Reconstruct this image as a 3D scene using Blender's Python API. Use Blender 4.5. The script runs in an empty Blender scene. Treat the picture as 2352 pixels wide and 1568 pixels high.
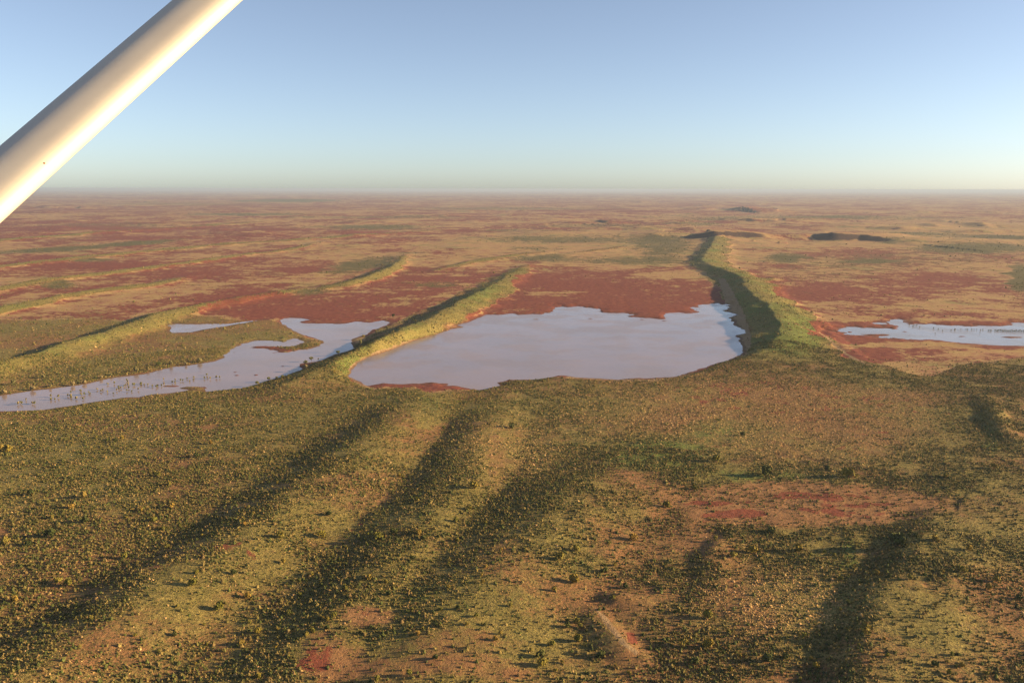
import bpy, math, random
import numpy as np
rng = np.random.default_rng(7); random.seed(7)
S = bpy.context.scene
COL = S.collection
R = math.radians

# ------------------------------------------------------------------ camera
H = 160.0                       # height of the aircraft above the plain
F = 1960.0; CX, CY = 1176.0, 784.0      # units of the 2352 px wide tracing grid
PITCH = math.atan((CY - 434.0) / F)
cam = bpy.data.cameras.new('camera'); cam.lens = 36 * F / 2352; cam.sensor_width = 36
cam.clip_start = 0.05; cam.clip_end = 300000
cam_o = bpy.data.objects.new('camera', cam); COL.objects.link(cam_o)
cam_o.location = (0, 0, H); cam_o.rotation_euler = (math.pi/2 - PITCH, R(-0.1), 0)
S.camera = cam_o

# ------------------------------------------------------------------ sky, sun, exposure
SUN_EL, SUN_AZ = 13.0, 0.0      # azimuth: degrees from +X (right) towards +Y (ahead)
w = bpy.data.worlds.new('World'); S.world = w; w.use_nodes = True
nt = w.node_tree; bg = nt.nodes['Background']
sky = nt.nodes.new('ShaderNodeTexSky'); sky.sky_type = 'NISHITA'; sky.sun_disc = False
sky.sun_elevation = R(SUN_EL); sky.sun_rotation = R(90 - SUN_AZ)
sky.altitude = 100; sky.air_density = 0.64; sky.dust_density = 0.62; sky.ozone_density = 1.9
hs_ = nt.nodes.new('ShaderNodeHueSaturation'); hs_.inputs['Saturation'].default_value = .80
nt.links.new(sky.outputs[0], hs_.inputs['Color']); tn_ = nt.nodes.new('ShaderNodeMix'); tn_.data_type = 'RGBA'; tn_.blend_type = 'MULTIPLY'; tn_.inputs[0].default_value = 1; tn_.inputs[7].default_value = (1.01, .985, .97, 1)
nt.links.new(hs_.outputs[0], tn_.inputs[6]); nt.links.new(tn_.outputs[2], bg.inputs[0]); bg.inputs[1].default_value = 0.072
sun = bpy.data.lights.new('sun', 'SUN'); sun.energy = 5.0; sun.angle = R(0.5); sun.color = (1.0, 0.73, 0.40)
sun_o = bpy.data.objects.new('sun', sun); COL.objects.link(sun_o)
from mathutils import Vector
sd_ = Vector((math.cos(R(SUN_EL))*math.cos(R(SUN_AZ)), math.cos(R(SUN_EL))*math.sin(R(SUN_AZ)), math.sin(R(SUN_EL))))
sun_o.rotation_euler = sd_.to_track_quat('Z', 'Y').to_euler(); sun_o.location = (300, 0, 300)
S.view_settings.view_transform = 'Standard'; S.view_settings.look = 'None'
S.view_settings.exposure = 1.45; S.view_settings.gamma = 1
S.render.engine = 'CYCLES'
S.cycles.volume_bounces = 0; S.cycles.max_bounces = 6; S.cycles.diffuse_bounces = 2

# ------------------------------------------------------------------ projection helpers
cp, sp = math.cos(PITCH), math.sin(PITCH)
def unproj(px, py, z=0.0):
    a = (np.asarray(px, float) - CX) / F; b = -(np.asarray(py, float) - CY) / F
    dy = cp + b*sp; dz = -sp + b*cp
    t = (z - H) / dz
    return a*t, dy*t
def proj(x, y, z=0.0):
    zc = y*cp - (z - H)*sp
    yc = y*sp + (z - H)*cp
    zc = np.where(zc > 1, zc, 1)
    return CX + F*x/zc, CY - F*yc/zc

# ------------------------------------------------------------------ noise
def _hash(ix, iy, s):
    n = (ix.astype(np.int64)*374761393 + iy.astype(np.int64)*668265263 + s*1442695041) & 0x7fffffff
    n = ((n ^ (n >> 13)) * 1274126177) & 0x7fffffff
    n = (n ^ (n >> 16)) & 0xffffff
    return n / float(0xffffff)
def vnoise(x, y, s=0):
    ix = np.floor(x); iy = np.floor(y); fx = x - ix; fy = y - iy
    u = fx*fx*fx*(fx*(fx*6-15)+10); v = fy*fy*fy*(fy*(fy*6-15)+10)
    a = _hash(ix, iy, s); b = _hash(ix+1, iy, s); c = _hash(ix, iy+1, s); d = _hash(ix+1, iy+1, s)
    return a + (b-a)*u + (c-a)*v + (a-b-c+d)*u*v
def fbm(x, y, s=0, o=4, g=0.5):
    t = 0; a = 1; n = 0
    for k in range(o):
        ca, sa = math.cos(0.6*k+0.4), math.sin(0.6*k+0.4)
        t = t + a*vnoise((x*ca - y*sa)*2**k + 17.3*k, (x*sa + y*ca)*2**k - 9.1*k, s+k); n += a; a *= g
    return t/n - 0.5
def sstep(a, b, x):
    t = np.clip((x-a)/(b-a), 0, 1); return t*t*(3-2*t)

# ------------------------------------------------------------------ traced shapes (tracing-grid units, laid on the plain)
def c1(l): return [(x/2.0, 390.5 + y/2.0) for x, y in l]
def c2(l): return [(1176 + x/2.0, 390.5 + y/2.0) for x, y in l]
def c4(l): return [(1837.5 + x/4.571, 660.4 + y/4.571) for x, y in l]
MAIN = [(805,850),(811,842),(820,833),(838,823),(860,815),(900,802),(925,792),(950,783),(1000,768),(1040,755),(1066,752),(1050,747),(1080,738),(1115,723),(1176,721),(1191,723),(1223,720),(1251,723),(1262,712),(1271,701),(1291,705),(1356,706),(1376,718),(1426,718),(1456,720),(1516,731),(1556,721),(1621,715),(1603,703),(1641,693),(1663,694),(1676,710),(1688,735),(1696,760),(1706,790),(1706,808),(1676,825),(1626,838),(1591,853),(1546,865),(1486,869),(1416,871),(1351,868),(1286,861),(1251,868),(1221,871),(1165,870),(1135,878),(1145,885),(1100,895),(1075,890),(1040,885),(995,880),(970,883),(930,883),(880,880),(845,886),(820,873),(807,863)]
LEFT = c1([(-700,1075),(0,1040),(150,1020),(300,1000),(400,985),(500,958),(600,945),(700,930),(800,908),(900,895),(980,880),(1040,860),(1080,830),(1110,800),(1170,785),(1260,788),(1300,800),(1360,778),(1380,795),(1330,810),(1260,812),(1220,815),(1330,833),(1440,823),(1500,797),(1495,785),(1420,765),(1360,740),(1310,715),(1285,710),(1310,686),(1340,680),(1400,690),(1340,705),(1400,706),(1550,706),(1640,700),(1700,702),(1760,692),(1800,700),(1780,715),(1710,735),(1690,755),(1620,780),(1610,797),(1625,815),(1640,822),(1560,845),(1500,868),(1450,880),(1390,890),(1370,905),(1380,915),(1330,940),(1260,960),(1180,985),(1100,1005),(1000,1015),(945,1018),(965,990),(900,1000),(870,1012),(800,1024),(720,1032),(640,1048),(560,1050),(430,1070),(240,1100),(200,1108),(0,1110),(-700,1150)])
POND = c1([(772,712),(790,704),(850,713),(980,712),(1060,708),(1130,697),(1210,688),(1160,700),(1060,716),(960,732),(880,747),(790,751),(775,738),(788,725)])
RIGHT = c4([(320,453),(430,440),(420,425),(500,408),(600,405),(660,412),(740,412),(800,408),(900,415),(870,395),(960,390),(880,372),(820,365),(900,350),(980,345),(990,328),(1050,322),(1130,355),(1250,375),(1400,378),(1500,385),(1600,392),(1750,385),(1800,372),(1900,380),(2050,385),(2100,378),(2352,375),(3600,380),(4200,450),(4200,560),(3600,640),(2352,606),(2100,598),(1900,590),(1700,575),(1500,560),(1300,548),(1100,538),(950,530),(800,525),(760,505),(640,498),(520,498),(460,485),(440,460)])
ISLES = [(395,888,28,2.6),(437,892,26,3),(545,863,8,1.6),(588,862,8,2),(650,842,7,1.6),(598,798,26,2.2),(540,856,7,1.3),(664,722,8,1.4),(708,714,16,1.6),(792,712,7,1.2),
 (2026,767.6,26,3.2),(2209,771,17,1.6),(2325,772.5,34,2.8),(2078,760,12,1.2),(2052,752,13,1.0),(2087,769,7,.9),(1232,733,11,1.2),(1356,731,9,1.1),(1450,726,14,1.2),(1525,736,9,1.),(1475,733,12,1.1),(646,799,20,2.0)]
# dune crests: (points (px,py,height), width on the left of travel, width on the right, rounded?)
RIDGES = [
 ([(1210,608,2),(1165,633,5),(1140,650,6),(1100,672,7.5),(1050,697,8.5),(1000,725,8.5),(950,748,8.5),(905,765,8.5),(860,792,8.5),(820,812,7.5),(775,832,6.5),(740,848,6),(700,868,5),(650,888,4),(590,902,2),(540,915,.5)], 52, 32, 'd'),
 ([(1642,548,8),(1626,575,8),(1610,598,8),(1640,612,8),(1700,632,10),(1712,660,12),(1736,680,13.5),(1766,700,13.5),(1778,722,13.5),(1788,745,12.5),(1790,770,10),(1770,795,6),(1745,812,3),(1700,830,.5)], 80, 40, 'd'),
 ([(700,666,1),(640,670,4),(590,678,5),(500,693,6),(425,708,6),(350,726,7),(300,746,8),(240,765,8),(150,790,8),(75,815,8),(0,835,8),(-100,870,8),(-260,930,7)], 40, 34, 'd'),
 ([(440,636,1),(350,653,4),(200,668,6),(100,688,6),(0,708,6),(-150,740,6)], 40, 30, 'd'),
 ([(930,586,2),(905,610,7),(860,630,8),(800,648,6),(735,665,2)], 35, 40, 'd'),
 ([(765,553,1),(650,575,4),(550,585,4),(450,600,5),(350,613,5),(250,626,5),(100,643,5),(0,661,5),(-150,690,5)], 50, 30, 'd'),
 ([(1020,900,.5),(960,915,2),(930,940,4.5),(890,978,5.2),(830,1025,5.2),(760,1085,5.2),(700,1130,5.2),(630,1175,5.2),(560,1220,5.2),(480,1275,5.2),(400,1325,5.2),(300,1395,5.2),(200,1455,5.2),(60,1535,5.2),(-60,1600,5.2)], 48, 40, 'r'),
 ([(1130,920,1),(1110,980,3.4),(1085,1040,3.4),(1050,1100,3.5),(1000,1160,3.4),(940,1240,3.6),(870,1320,3.6),(790,1420,3),(700,1520,2),(600,1620,1)], 34, 34, 'r'),
 ([(1500,1050,.6),(1400,1095,3),(1330,1130,4.6),(1285,1155,4.8),(1223,1230,4.8),(1161,1292,4.6),(1099,1354,4.2),(1040,1430,4),(990,1520,3),(940,1620,2)], 54, 46, 'r'),
 ([(2190,1180,1),(2135,1240,4),(2085,1320,4.2),(2040,1400,4.4),(2010,1470,4.4),(1995,1530,4.2),(1985,1620,5)], 60, 22, 'r'),
 ([(2262,915,1),(2285,950,3.5),(2310,985,2.5),(2340,1020,1)], 14, 14, 'r'),
 ([(1700,1225,1),(1660,1250,1.6),(1640,1275,2.0),(1636,1300,1.5),(1620,1330,.5)], 18, 9, 'r'),
 ([(1398,1372,1.5),(1410,1370,2.3),(1440,1374,1.8),(1470,1380,1)], 8, 9, 'r'),
 ([(1368,1408,.8),(1396,1439,1.6),(1413,1468,1.9),(1433,1494,1.7),(1462,1512,.8)], 7, 12, 'r'),
 ([(2000,830,.5),(1950,800,1.2),(1905,765,1.5),(1870,735,1)], 20, 12, 'r'),
 ([(1060,524,1),(900,536,4),(700,549,4.5),(450,566,4.5),(200,590,4.5),(0,612,4.5),(-200,640,4.5)], 70, 40, 'd'),
 ([(640,508,1),(450,520,5),(200,537,5),(0,552,5),(-200,570,5)], 90, 50, 'd'),
 ([(1290,575,1),(1180,585,3.5),(1080,600,4),(1000,622,2)], 55, 30, 'd'),
 ([(1480,560,1),(1360,575,3),(1270,588,1)], 60, 30, 'd'),
 ([(1430,510,2),(1480,508,7),(1560,507,6),(1600,510,2)], 300, 90, 's'), ([(1850,500,3),(1920,497,9),(2010,498,8),(2060,502,2)], 400, 90, 's'), ([(2180,534,2),(2240,529,9),(2330,528,9),(2420,532,3)], 350, 80, 's'),
 # scarps of the far hills: crest from left to right, steep towards the camera
 ([(1560,546,2.7),(1592,541,11.6),(1640,537,18.6),(1700,536,18.6),(1745,540,13.3),(1790,543,8.0),(1830,544,7.1),(1868,540,10.6),(1920,538,17.8),(1975,540,15.0),(2040,548,8.8),(2110,560,2.7)], 462, 56, 's'),
 ([(1670,479,4.2),(1700,476,25.1),(1740,476,20.9),(1775,480,5.2)], 660, 121, 's'),
 ([(1300,514,2.9),(1340,511,6.5),(1360,512,2.9)], 330, 100, 's'), ([(1374,512,2.9),(1390,508,10.8),(1415,508,10.8),(1424,511,2.9)], 330, 100, 's'),
 ([(1715,509,2.9),(1735,503,14.4),(1765,504,11.5),(1790,511,2.9)], 330, 100, 's'), ([(1795,506,3.6),(1812,504,10.8),(1838,509,2.9)], 330, 100, 's'),
 ([(1940,524,2.2),(1990,521,7.2),(2060,522,10.1),(2095,528,2.9)], 440, 87, 's'), ([(2120,519,2.2),(2150,515,10.1),(2170,519,2.9)], 330, 100, 's'),
 ([(1240,504,2.2),(1270,502,7.2),(1290,504,2.2)], 330, 100, 's'), ([(1650,506,2.2),(1665,503,8.6),(1685,507,2.2)], 330, 100, 's'),
 ([(2225,519,2.2),(2260,514,11.5),(2290,519,2.9)], 330, 112, 's'), ([(2070,487,2.2),(2100,484,13.0),(2130,489,2.2)], 550, 150, 's'),
 ([(1830,506,2.2),(1880,502,5.8),(1960,503,2.2)], 550, 75, 's'), ([(600,462,3.6),(660,459,13.0),(760,461,5.8)], 990, 250, 's'),
 ([(1530,516,1.4),(1560,513,7.2),(1600,517,1.4)], 330, 100, 's'),
]
_r = random.Random(5)
for _k in range(70):      # low rises scattered over the far plain
    _x = _r.uniform(-100, 2450); _y = 452 + 100*_r.random()**1.1; _d = _y - 434; _w = _r.uniform(30, 130)*(_d/100)**.5
    if _y > 505 and _x < 1250: continue
    _h = _r.uniform(3, 8)*(1 if _y > 480 else 1.7)
    RIDGES.append(([(_x-_w/2, _y+_d*.03*_r.uniform(-1, 1), 1), (_x-_w*.15, _y, _h), (_x+_w*.2, _y+_d*.02, _h*.8), (_x+_w/2, _y+_d*.04*_r.uniform(-1, 1), 1)], _r.uniform(150, 420), _r.uniform(60, 130), 's'))
def ground_pts(poly, z=None):
    return [unproj(p[0], p[1], (p[2] if len(p) > 2 else 0.0)) for p in poly]
def seg_dist(x, y, a, b):
    dx, dy = b[0]-a[0], b[1]-a[1]; L2 = dx*dx + dy*dy
    t = np.clip(((x-a[0])*dx + (y-a[1])*dy)/L2, 0, 1)
    ex = x - a[0] - t*dx; ey = y - a[1] - t*dy
    return np.hypot(ex, ey), t, dx*(y-a[1]) - dy*(x-a[0])
def poly_sd(x, y, poly, lim):
    """signed distance to a polygon, negative inside, clipped at lim"""
    P = np.array(poly, float); out = np.full(x.shape, float(lim))
    m = (x > P[:,0].min()-lim) & (x < P[:,0].max()+lim) & (y > P[:,1].min()-lim) & (y < P[:,1].max()+lim)
    xs, ys = x[m], y[m]
    if xs.size == 0: return out
    d = np.full(xs.shape, float(lim)); ins = np.zeros(xs.shape, bool)
    for k in range(len(P)):
        a, b = P[k-1], P[k]
        dd, _, _ = seg_dist(xs, ys, a, b); d = np.minimum(d, dd)
        c = (a[1] > ys) != (b[1] > ys)
        xi = (b[0]-a[0])*(ys-a[1])/(b[1]-a[1] + 1e-12) + a[0]
        ins ^= c & (xs < xi)
    out[m] = np.where(ins, -d, d); return out
LAKES_G = [ground_pts(p) for p in (MAIN, LEFT, POND, RIGHT)]
RIDGES_G = []
for pts, wl, wr, kd in RIDGES:
    RIDGES_G.append(([unproj(p[0], p[1], p[2]) for p in pts], [p[2] for p in pts], wl, wr, kd))

def ridge_height(x, y, kinds='dr'):
    acc = np.zeros(x.shape)
    if kinds == 's': wob = fbm(x/170, y/170, 91, 3)
    else:
        near = sstep(700, 600, np.hypot(x, y)); k_ = 1 - .55*near
        wob = fbm(x/38, y/38, 91, 3)*1.4*k_
        x = x + 10*k_*fbm(x/30, y/30, 95, 3); y = y + 14*k_*fbm(x/30, y/30, 96, 3)
    for pts, hs, wl, wr, kd in RIDGES_G:
        if kd not in kinds: continue
        P = np.array(pts); W = max(wl, wr)*1.2
        m = (x > P[:,0].min()-W) & (x < P[:,0].max()+W) & (y > P[:,1].min()-W) & (y < P[:,1].max()+W)
        idx = np.nonzero(m)
        if idx[0].size == 0: continue
        xs, ys = x[idx], y[idx]
        best = np.full(xs.shape, 1e9); hh = np.zeros(xs.shape); sd = np.ones(xs.shape); end = np.zeros(xs.shape)
        for k in range(len(P)-1):
            d, t, cr = seg_dist(xs, ys, P[k], P[k+1])
            b = d < best
            best[b] = d[b]; hh[b] = (hs[k] + (hs[k+1]-hs[k])*t)[b]; sd[b] = np.sign(cr)[b]
        wv = wob[idx]
        if kd in 'dr':   # travel is away -> towards the camera, so travel-left is the sunny right hand flank
            wid = np.where(sd > 0, wl, wr)
            if kd == 'r': wid = wid*1.0
            tt = np.clip(best/(wid*(1+0.5*wv)), 0, 1)
            if kd == 'd':
                sunny = 0.5 + 0.5*np.cos(np.pi*tt**0.85)
                lee = (1-tt)**1.25
                prof = np.where(sd > 0, sunny, lee)
            else:
                prof = 0.5 + 0.5*np.cos(np.pi*tt)
            h = hh*(1+0.25*wv)*prof
        else:
            wid = np.where(sd > 0, wl, wr)
            tt = np.clip(best/(wid*(1+0.8*wv)), 0, 1)
            h = hh*np.where(sd > 0, 0.5+0.5*np.cos(np.pi*tt), (1-tt)**1.2)*(1.3+0.5*wv)
        h = np.maximum(h, 0)
        a = acc[idx]; acc[idx] = (a**3 + h**3)**(1/3.)
    return acc
def lake_sd(x, y):
    d = np.full(x.shape, 150.0)
    for g in LAKES_G: d = np.minimum(d, poly_sd(x, y, g, 150))
    return d
def isle_height(x, y):
    h = np.zeros(x.shape)
    px, py = proj(x, y)
    for (cx, cy, rx, ry) in ISLES:
        m = (abs(px-cx) < rx*1.6) & (abs(py-cy) < ry*2.2) & (y > 100)
        if not m.any(): continue
        gx, gy = unproj(cx, cy); 
        sx = rx/F*math.hypot(gx, gy); sy = abs(unproj(cx, cy-ry)[1]-unproj(cx, cy+ry)[1])/2
        q = np.hypot((x[m]-gx)/sx, (y[m]-gy)/sy) + 0.5*fbm(x[m]/6, y[m]/6, 33, 2)
        h[m] = np.maximum(h[m], 1.15*np.clip(1.25-q, 0, 1))
    return h
def height(x, y, full=False):
    r = np.hypot(x, y)
    px, py = proj(x, y)
    n_far = fbm(x/1400, y/900, 5, 5)
    h = 0.55 + 0.5*fbm(x/30, y/30, 1, 4) + 1.3*(fbm(x/130, y/130, 2, 3)+0.2).clip(0) + (n_far-.25)*24*sstep(2600, 12000, r)
    h += (0.5*fbm(x/9, y/9, 14, 3))*sstep(700, 450, r)
    # low swells that run from the lower left to the upper right, as the dunes of the plain do
    u = (x*0.86 - y*0.5); v = (x*0.5 + y*0.86)
    sw = np.clip(fbm(u/260, v/60, 8, 3)*2.2, 0, 1)
    h += 2.6*sw*sstep(1500, 2500, r) + 11*np.clip(fbm(x/340, y/260, 44, 4)*2, 0, 1)*sstep(1900, 3200, r)*sstep(14000, 7000, r)
    # gentle furrows in the scrub of the foreground
    u2 = (x*0.80 - y*0.60)
    h += 0.9*np.clip(fbm(u2/16, v/60, 21, 3)+.1, 0, 1)*sstep(720, 560, r)
    rh = ridge_height(x, y); sc_ = ridge_height(x, y, 's')
    sd = lake_sd(x, y)
    rough = np.where(y > 100, blob(px, py, SHORES), 0)
    s = sd + (11 + 60*np.clip(rough, 0, 1))*fbm(x/34, y/34, 61, 6, .62)*sstep(-3, 10, 12-np.minimum(rh, 12)) - 0.0
    h = np.maximum(h, 0.3)
    out = (h + rh + sc_)*sstep(-1, 16, s + 2*(rh > 3)) + np.clip(0.055*s, -0.7, 0.35)
    out += isle_height(x, y)*(sd < 3)
    if full: return out, rh, sd
    return out

# ------------------------------------------------------------------ surface masks
SHORES = [(1430,714,300,22,.9),(720,712,170,26,.8),(600,802,130,20,.8),(2130,755,420,26,.8),(450,885,60,8,.5),(1040,885,70,8,.4),(420,742,100,8,.3)]
def blob(px, py, L, w=None):
    t = np.zeros(px.shape)
    for b in L:
        cx, cy, rx, ry, st = b[:5]
        m = (abs(px-cx) < rx*1.9+30) & (abs(py-cy) < ry*1.9+abs(rx)*1.0+10)
        dx = px[m]-cx; dy = py[m]-cy
        if len(b) > 5: dy = dy - b[5]*dx
        q = np.hypot(dx/rx, dy/ry)
        t[m] += st*np.clip(1.5 - q, 0, 1)
    return t
VEG = [[(-600,715),(0,738),(280,738),(350,728),(430,722),(560,738),(640,738),(660,750),(755,790),(700,812),(560,790),(530,830),(480,842),(300,882),(0,912),(-600,940)],
       [(-700,960),(0,945),(230,915),(420,885),(520,898),(600,880),(690,850),(760,825),(815,790),(900,745),(1050,680),(1160,625),(1215,612),(1190,650),(1140,700),(1060,735),(960,775),(880,800),(800,840),(810,875),(850,893),(960,893),(1000,915),(1080,900),(1145,888),(1250,872),(1500,873),(1620,850),(1710,815),(1700,760),(1680,700),(1650,650),(1600,600),(1640,560),(1660,600),(1720,640),(1760,670),(1820,715),(1860,750),(1900,785),(1960,830),(2060,850),(2150,862),(2220,835),(2352,822),(3000,810),(3400,1900),(-900,1900)]]
RED = [(2150,765,330,48,.42),(1820,700,60,30,.3),(1420,655,250,32,.36),(1320,700,170,14,.4),(1500,705,130,16,.5),(1000,880,35,10,.9,.15),(900,884,60,4,.8),(1030,895,45,8,.9),(1280,676,80,8,-.6),(1570,632,110,10,-.9),
 (1990,675,240,22,.6),(2150,640,160,12,.35),(1880,765,60,34,.7),(1960,775,80,14,.4),(2050,812,120,12,.4),(1860,700,70,7,-.6),(2150,700,60,8,-.8),(2100,735,220,5,-.7),(2090,792,130,9,-.8),(2250,815,120,6,-.5),(1995,818,60,14,.7),(2320,800,60,5,.4),(2000,745,90,8,.4),(2250,746,120,5,.4),(2150,782,120,3,.4),
 (560,620,330,25,.25),(350,540,350,25,.25),(620,705,160,16,.3),(960,655,110,30,.35),(1000,720,110,14,.3),(760,728,110,8,.4),(480,715,60,8,.3),(150,650,130,8,-.3),(80,600,120,12,.3),(1100,560,140,14,-.3),(1760,590,120,30,-.3),(1500,580,200,40,-.9),(2200,540,240,30,-.8),(1300,560,200,20,-.7),(1900,560,250,12,-.5),(2050,640,200,18,.2),(300,690,160,12,-.2),(2250,620,120,20,-.2),
 (1830,1160,220,24,.22),(755,1525,60,34,.62),(868,1440,60,14,.66),(1545,1226,40,8,.95),(1432,1485,16,34,.9,.0),(1885,1140,100,9,.8),(1700,1185,70,9,.85),(1960,1180,100,8,.85,.05),(1640,1160,60,5,.9),(1800,1160,160,12,.3),(2010,1160,60,5,.3)]
GREEN = [(1540,1045,130,36,1.3),(1460,1070,60,20,.7),(1750,1095,160,24,1.1),(1640,990,70,20,1.0),(1840,790,60,35,.5),(1870,745,40,30,.3),(2285,1010,18,32,.8,.9),(2200,960,60,40,.4),(975,950,40,40,.5),(1210,1440,120,90,.35),(1010,1390,110,50,.4),(1968,1275,14,32,.9),(1960,1310,30,10,.6),(420,1430,140,80,.2),(130,1040,200,50,.3),(300,945,260,14,.35),(1290,940,40,20,.3),(1300,1300,90,60,.35),(2230,1110,120,20,.4),(1850,1480,60,60,.4),(130,720,160,14,.6),(1700,1240,150,30,.2),(2150,1450,80,60,.3),(1890,1290,30,30,.4),(800,860,90,25,.35),(1930,1400,90,60,.3)]
THICK = [(830,610,95,14,.8,-.15),(120,576,140,6,.9,-.06),(330,560,90,5,.8,-.08),(860,524,110,6,.8),(1460,600,140,9,.7),(1300,552,190,8,.7),(1530,565,70,25,.7),(1240,595,70,8,.7),(2250,570,130,10,.8),(2100,538,110,4,.7),(2300,545,140,5,.8),(560,494,130,3,.8),(650,463,120,3,.7),(900,500,200,3,.5),(1400,520,120,5,.5),(2345,640,30,28,1.2),(1800,592,40,10,.8),(130,655,40,12,.8),(200,600,60,4,.8),(150,770,300,30,.55),(700,460,80,3,.5),(1600,515,60,5,.6),(1210,530,80,4,.4),(2000,600,60,4,.6),(700,672,60,8,.6),(1600,740,3,3,.1),(1000,655,70,7,.5),(1900,615,160,30,.32),(2150,592,220,22,.35),(250,520,200,6,.4),(1750,500,200,8,.4),(2050,500,200,5,.5),(1150,480,250,4,.5),(400,470,200,4,.4),(1220,572,60,5,.5)]
SAND = [(2030,1200,300,20,.0)]
GOLD = [(1700,945,330,75,.9),(1900,1000,240,80,.8),(1180,1040,110,55,.6),(1800,1390,170,70,.9),(2050,930,120,50,.5)]
BARE = [(1830,1160,280,46,1.5),(2240,1190,150,40,.3),(860,1440,60,22,.9),(770,1520,70,60,.7),(1060,1500,160,40,.5),(980,1560,260,26,.6),(1140,1060,26,70,.5),(1620,1250,80,30,.6),(1430,1490,50,55,.6),(1450,1395,80,30,.5),(560,1290,120,30,.3),(2020,1280,60,20,.5),(1370,1240,60,60,.3),(2300,1400,60,120,.3),(200,1330,120,30,.4),(1690,1310,120,14,.4),(60,1450,120,60,.35)]
BEACH = [[(804,866),(804,849),(815,836),(840,822),(884,807),(944,785),(1042,757),(1100,735),(1102,737),(1040,760),(950,788),(880,812),(840,826),(815,845),(812,862),(830,880),(850,890),(860,896),(825,888)],
         [(1650,640),(1668,700),(1690,740),(1700,790),(1712,812),(1726,800),(1722,760),(1706,720),(1690,690),(1665,645)],
         [(1880,768),(1905,784),(1955,820),(2010,843),(2012,845),(1953,823),(1903,787),(1879,770)],
         [(1366,1404),(1396,1434),(1420,1468),(1440,1496),(1470,1512),(1462,1520),(1428,1500),(1405,1468),(1385,1440)],
         [(1560,864),(1490,872),(1300,866),(1300,870),(1500,878),(1590,860)]]
FLATS = [(1215,1430,140,120,1.0),(1430,1480,60,90,.8),(2150,1490,150,100,.8),(2080,1420,70,90,.8),(420,1400,130,80,.7),(980,1540,230,70,.9),(620,1330,100,60,.6),(1000,1390,100,40,.4),(1560,1250,90,40,.6),(960,1000,50,60,.6),(2300,1180,160,70,.7),(780,1180,60,50,.6),(1150,1050,30,70,.5),(1370,1400,120,50,.7)]
def masks(x, y, rh, sd):
    px, py = proj(x, y); front = y > 60
    px = np.where(front, px, -9999); py = np.where(front, py, 99999.)
    # the traced outlines are frayed with noise that lives on the plain
    sc = np.clip(np.hypot(x, y)/600, .7, 3)
    jx = 60*fbm(x/40, y/40, 71, 4)*1.0; jy = 22*fbm(x/40, y/40, 72, 4)/np.maximum(sc, 1)**1.5
    qx, qy = px + jx, py + jy
    v = np.full(x.shape, 60.0)
    for p in VEG: v = np.minimum(v, poly_sd(qx, qy, p, 60))
    veg = sstep(6, -6, v)
    veg = np.where(front & (np.hypot(x, y) < 5000), veg, (np.hypot(x, y) < 600)*1.0)
    far = np.hypot(x, y)
    # red herb cover of the claypans against straw-coloured grass
    red = 0.60 + 2.7*fbm(x/190, y/240, 11, 8, .74) + 0.5*fbm(x/900, y/900, 12, 2)
    red = red + blob(qx, qy, RED)
    red = red - 0.75*veg - 0.12*np.clip(rh-1.5, 0, 6)*(1-veg) 
    red = np.where(px > 1650, red-0.05, red)
    red = np.where((sd < 26) & (sd > -5) & (rh < 1) & (veg < .5), red + .35*sstep(26, 0, sd), red)
    grn = 0.28*veg + 1.5*fbm(x/60, y/60, 31, 6, .65)*(.5+.5*veg) + blob(qx, qy, GREEN) + 0.25*np.clip(rh/6, 0, 1) + .45*sstep(1, 4, rh)*sstep(600, 800, far)
    thick = blob(qx, qy, THICK) + 2.2*(fbm(x/300, y/420, 41, 7, .7)-.09).clip(0)*(1-veg)*sstep(700, 1500, far)
    gold = blob(qx, qy, GOLD)*veg
    red = red + 1.3*fbm(x/11, y/11, 81, 4, .6)*veg
    bare = 1.15*blob(qx, qy, BARE)*veg + 1.8*(fbm(x/30, y/30, 51, 5, .65)-0.10).clip(0)*veg
    b = np.full(x.shape, 20.0)
    kx, ky = px + 8*fbm(x/9, y/9, 75, 2), py + 4*fbm(x/9, y/9, 76, 2)
    for p in BEACH: b = np.minimum(b, poly_sd(kx, ky, p, 20))
    sand = sstep(3, -2, b)
    veg = np.maximum(veg, sstep(.8, 2.6, rh)*.85)
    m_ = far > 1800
    scarp_dark = np.zeros(x.shape)
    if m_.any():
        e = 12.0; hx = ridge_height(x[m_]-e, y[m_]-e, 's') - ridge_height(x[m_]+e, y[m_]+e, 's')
        scarp_dark[m_] = np.clip(abs(hx)/(2.83*e)*5-.35, 0, 1)
    return [np.clip(a, 0, 2) for a in (red, grn, sand, veg, thick, gold, bare)] + [scarp_dark]

# ------------------------------------------------------------------ materials
def new_mat(name):
    m = bpy.data.materials.new(name); m.use_nodes = True
    t = m.node_tree; b = t.nodes['Principled BSDF']; return m, t, b
def N(t, ty, **k):
    n = t.nodes.new(ty)
    for a, v in k.items():
        if a.startswith('i_'):
            key = a[2:]; n.inputs[int(key) if key.isdigit() else key].default_value = v
        else: setattr(n, a, v)
    return n
def noise(t, co, scale, detail=4, rough=.55, sy=1.0):
    n = N(t, 'ShaderNodeTexNoise'); n.inputs['Scale'].default_value = scale
    n.inputs['Detail'].default_value = detail; n.inputs['Roughness'].default_value = rough
    t.links.new(co, n.inputs['Vector']); return n.outputs['Fac']
def math_(t, op, a, b=None, c=None, clamp=False):
    n = N(t, 'ShaderNodeMath', operation=op); n.use_clamp = clamp
    for k, v in enumerate((a, b, c)):
        if v is None: continue
        if isinstance(v, (int, float)): n.inputs[k].default_value = v
        else: t.links.new(v, n.inputs[k])
    return n.outputs[0]
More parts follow.
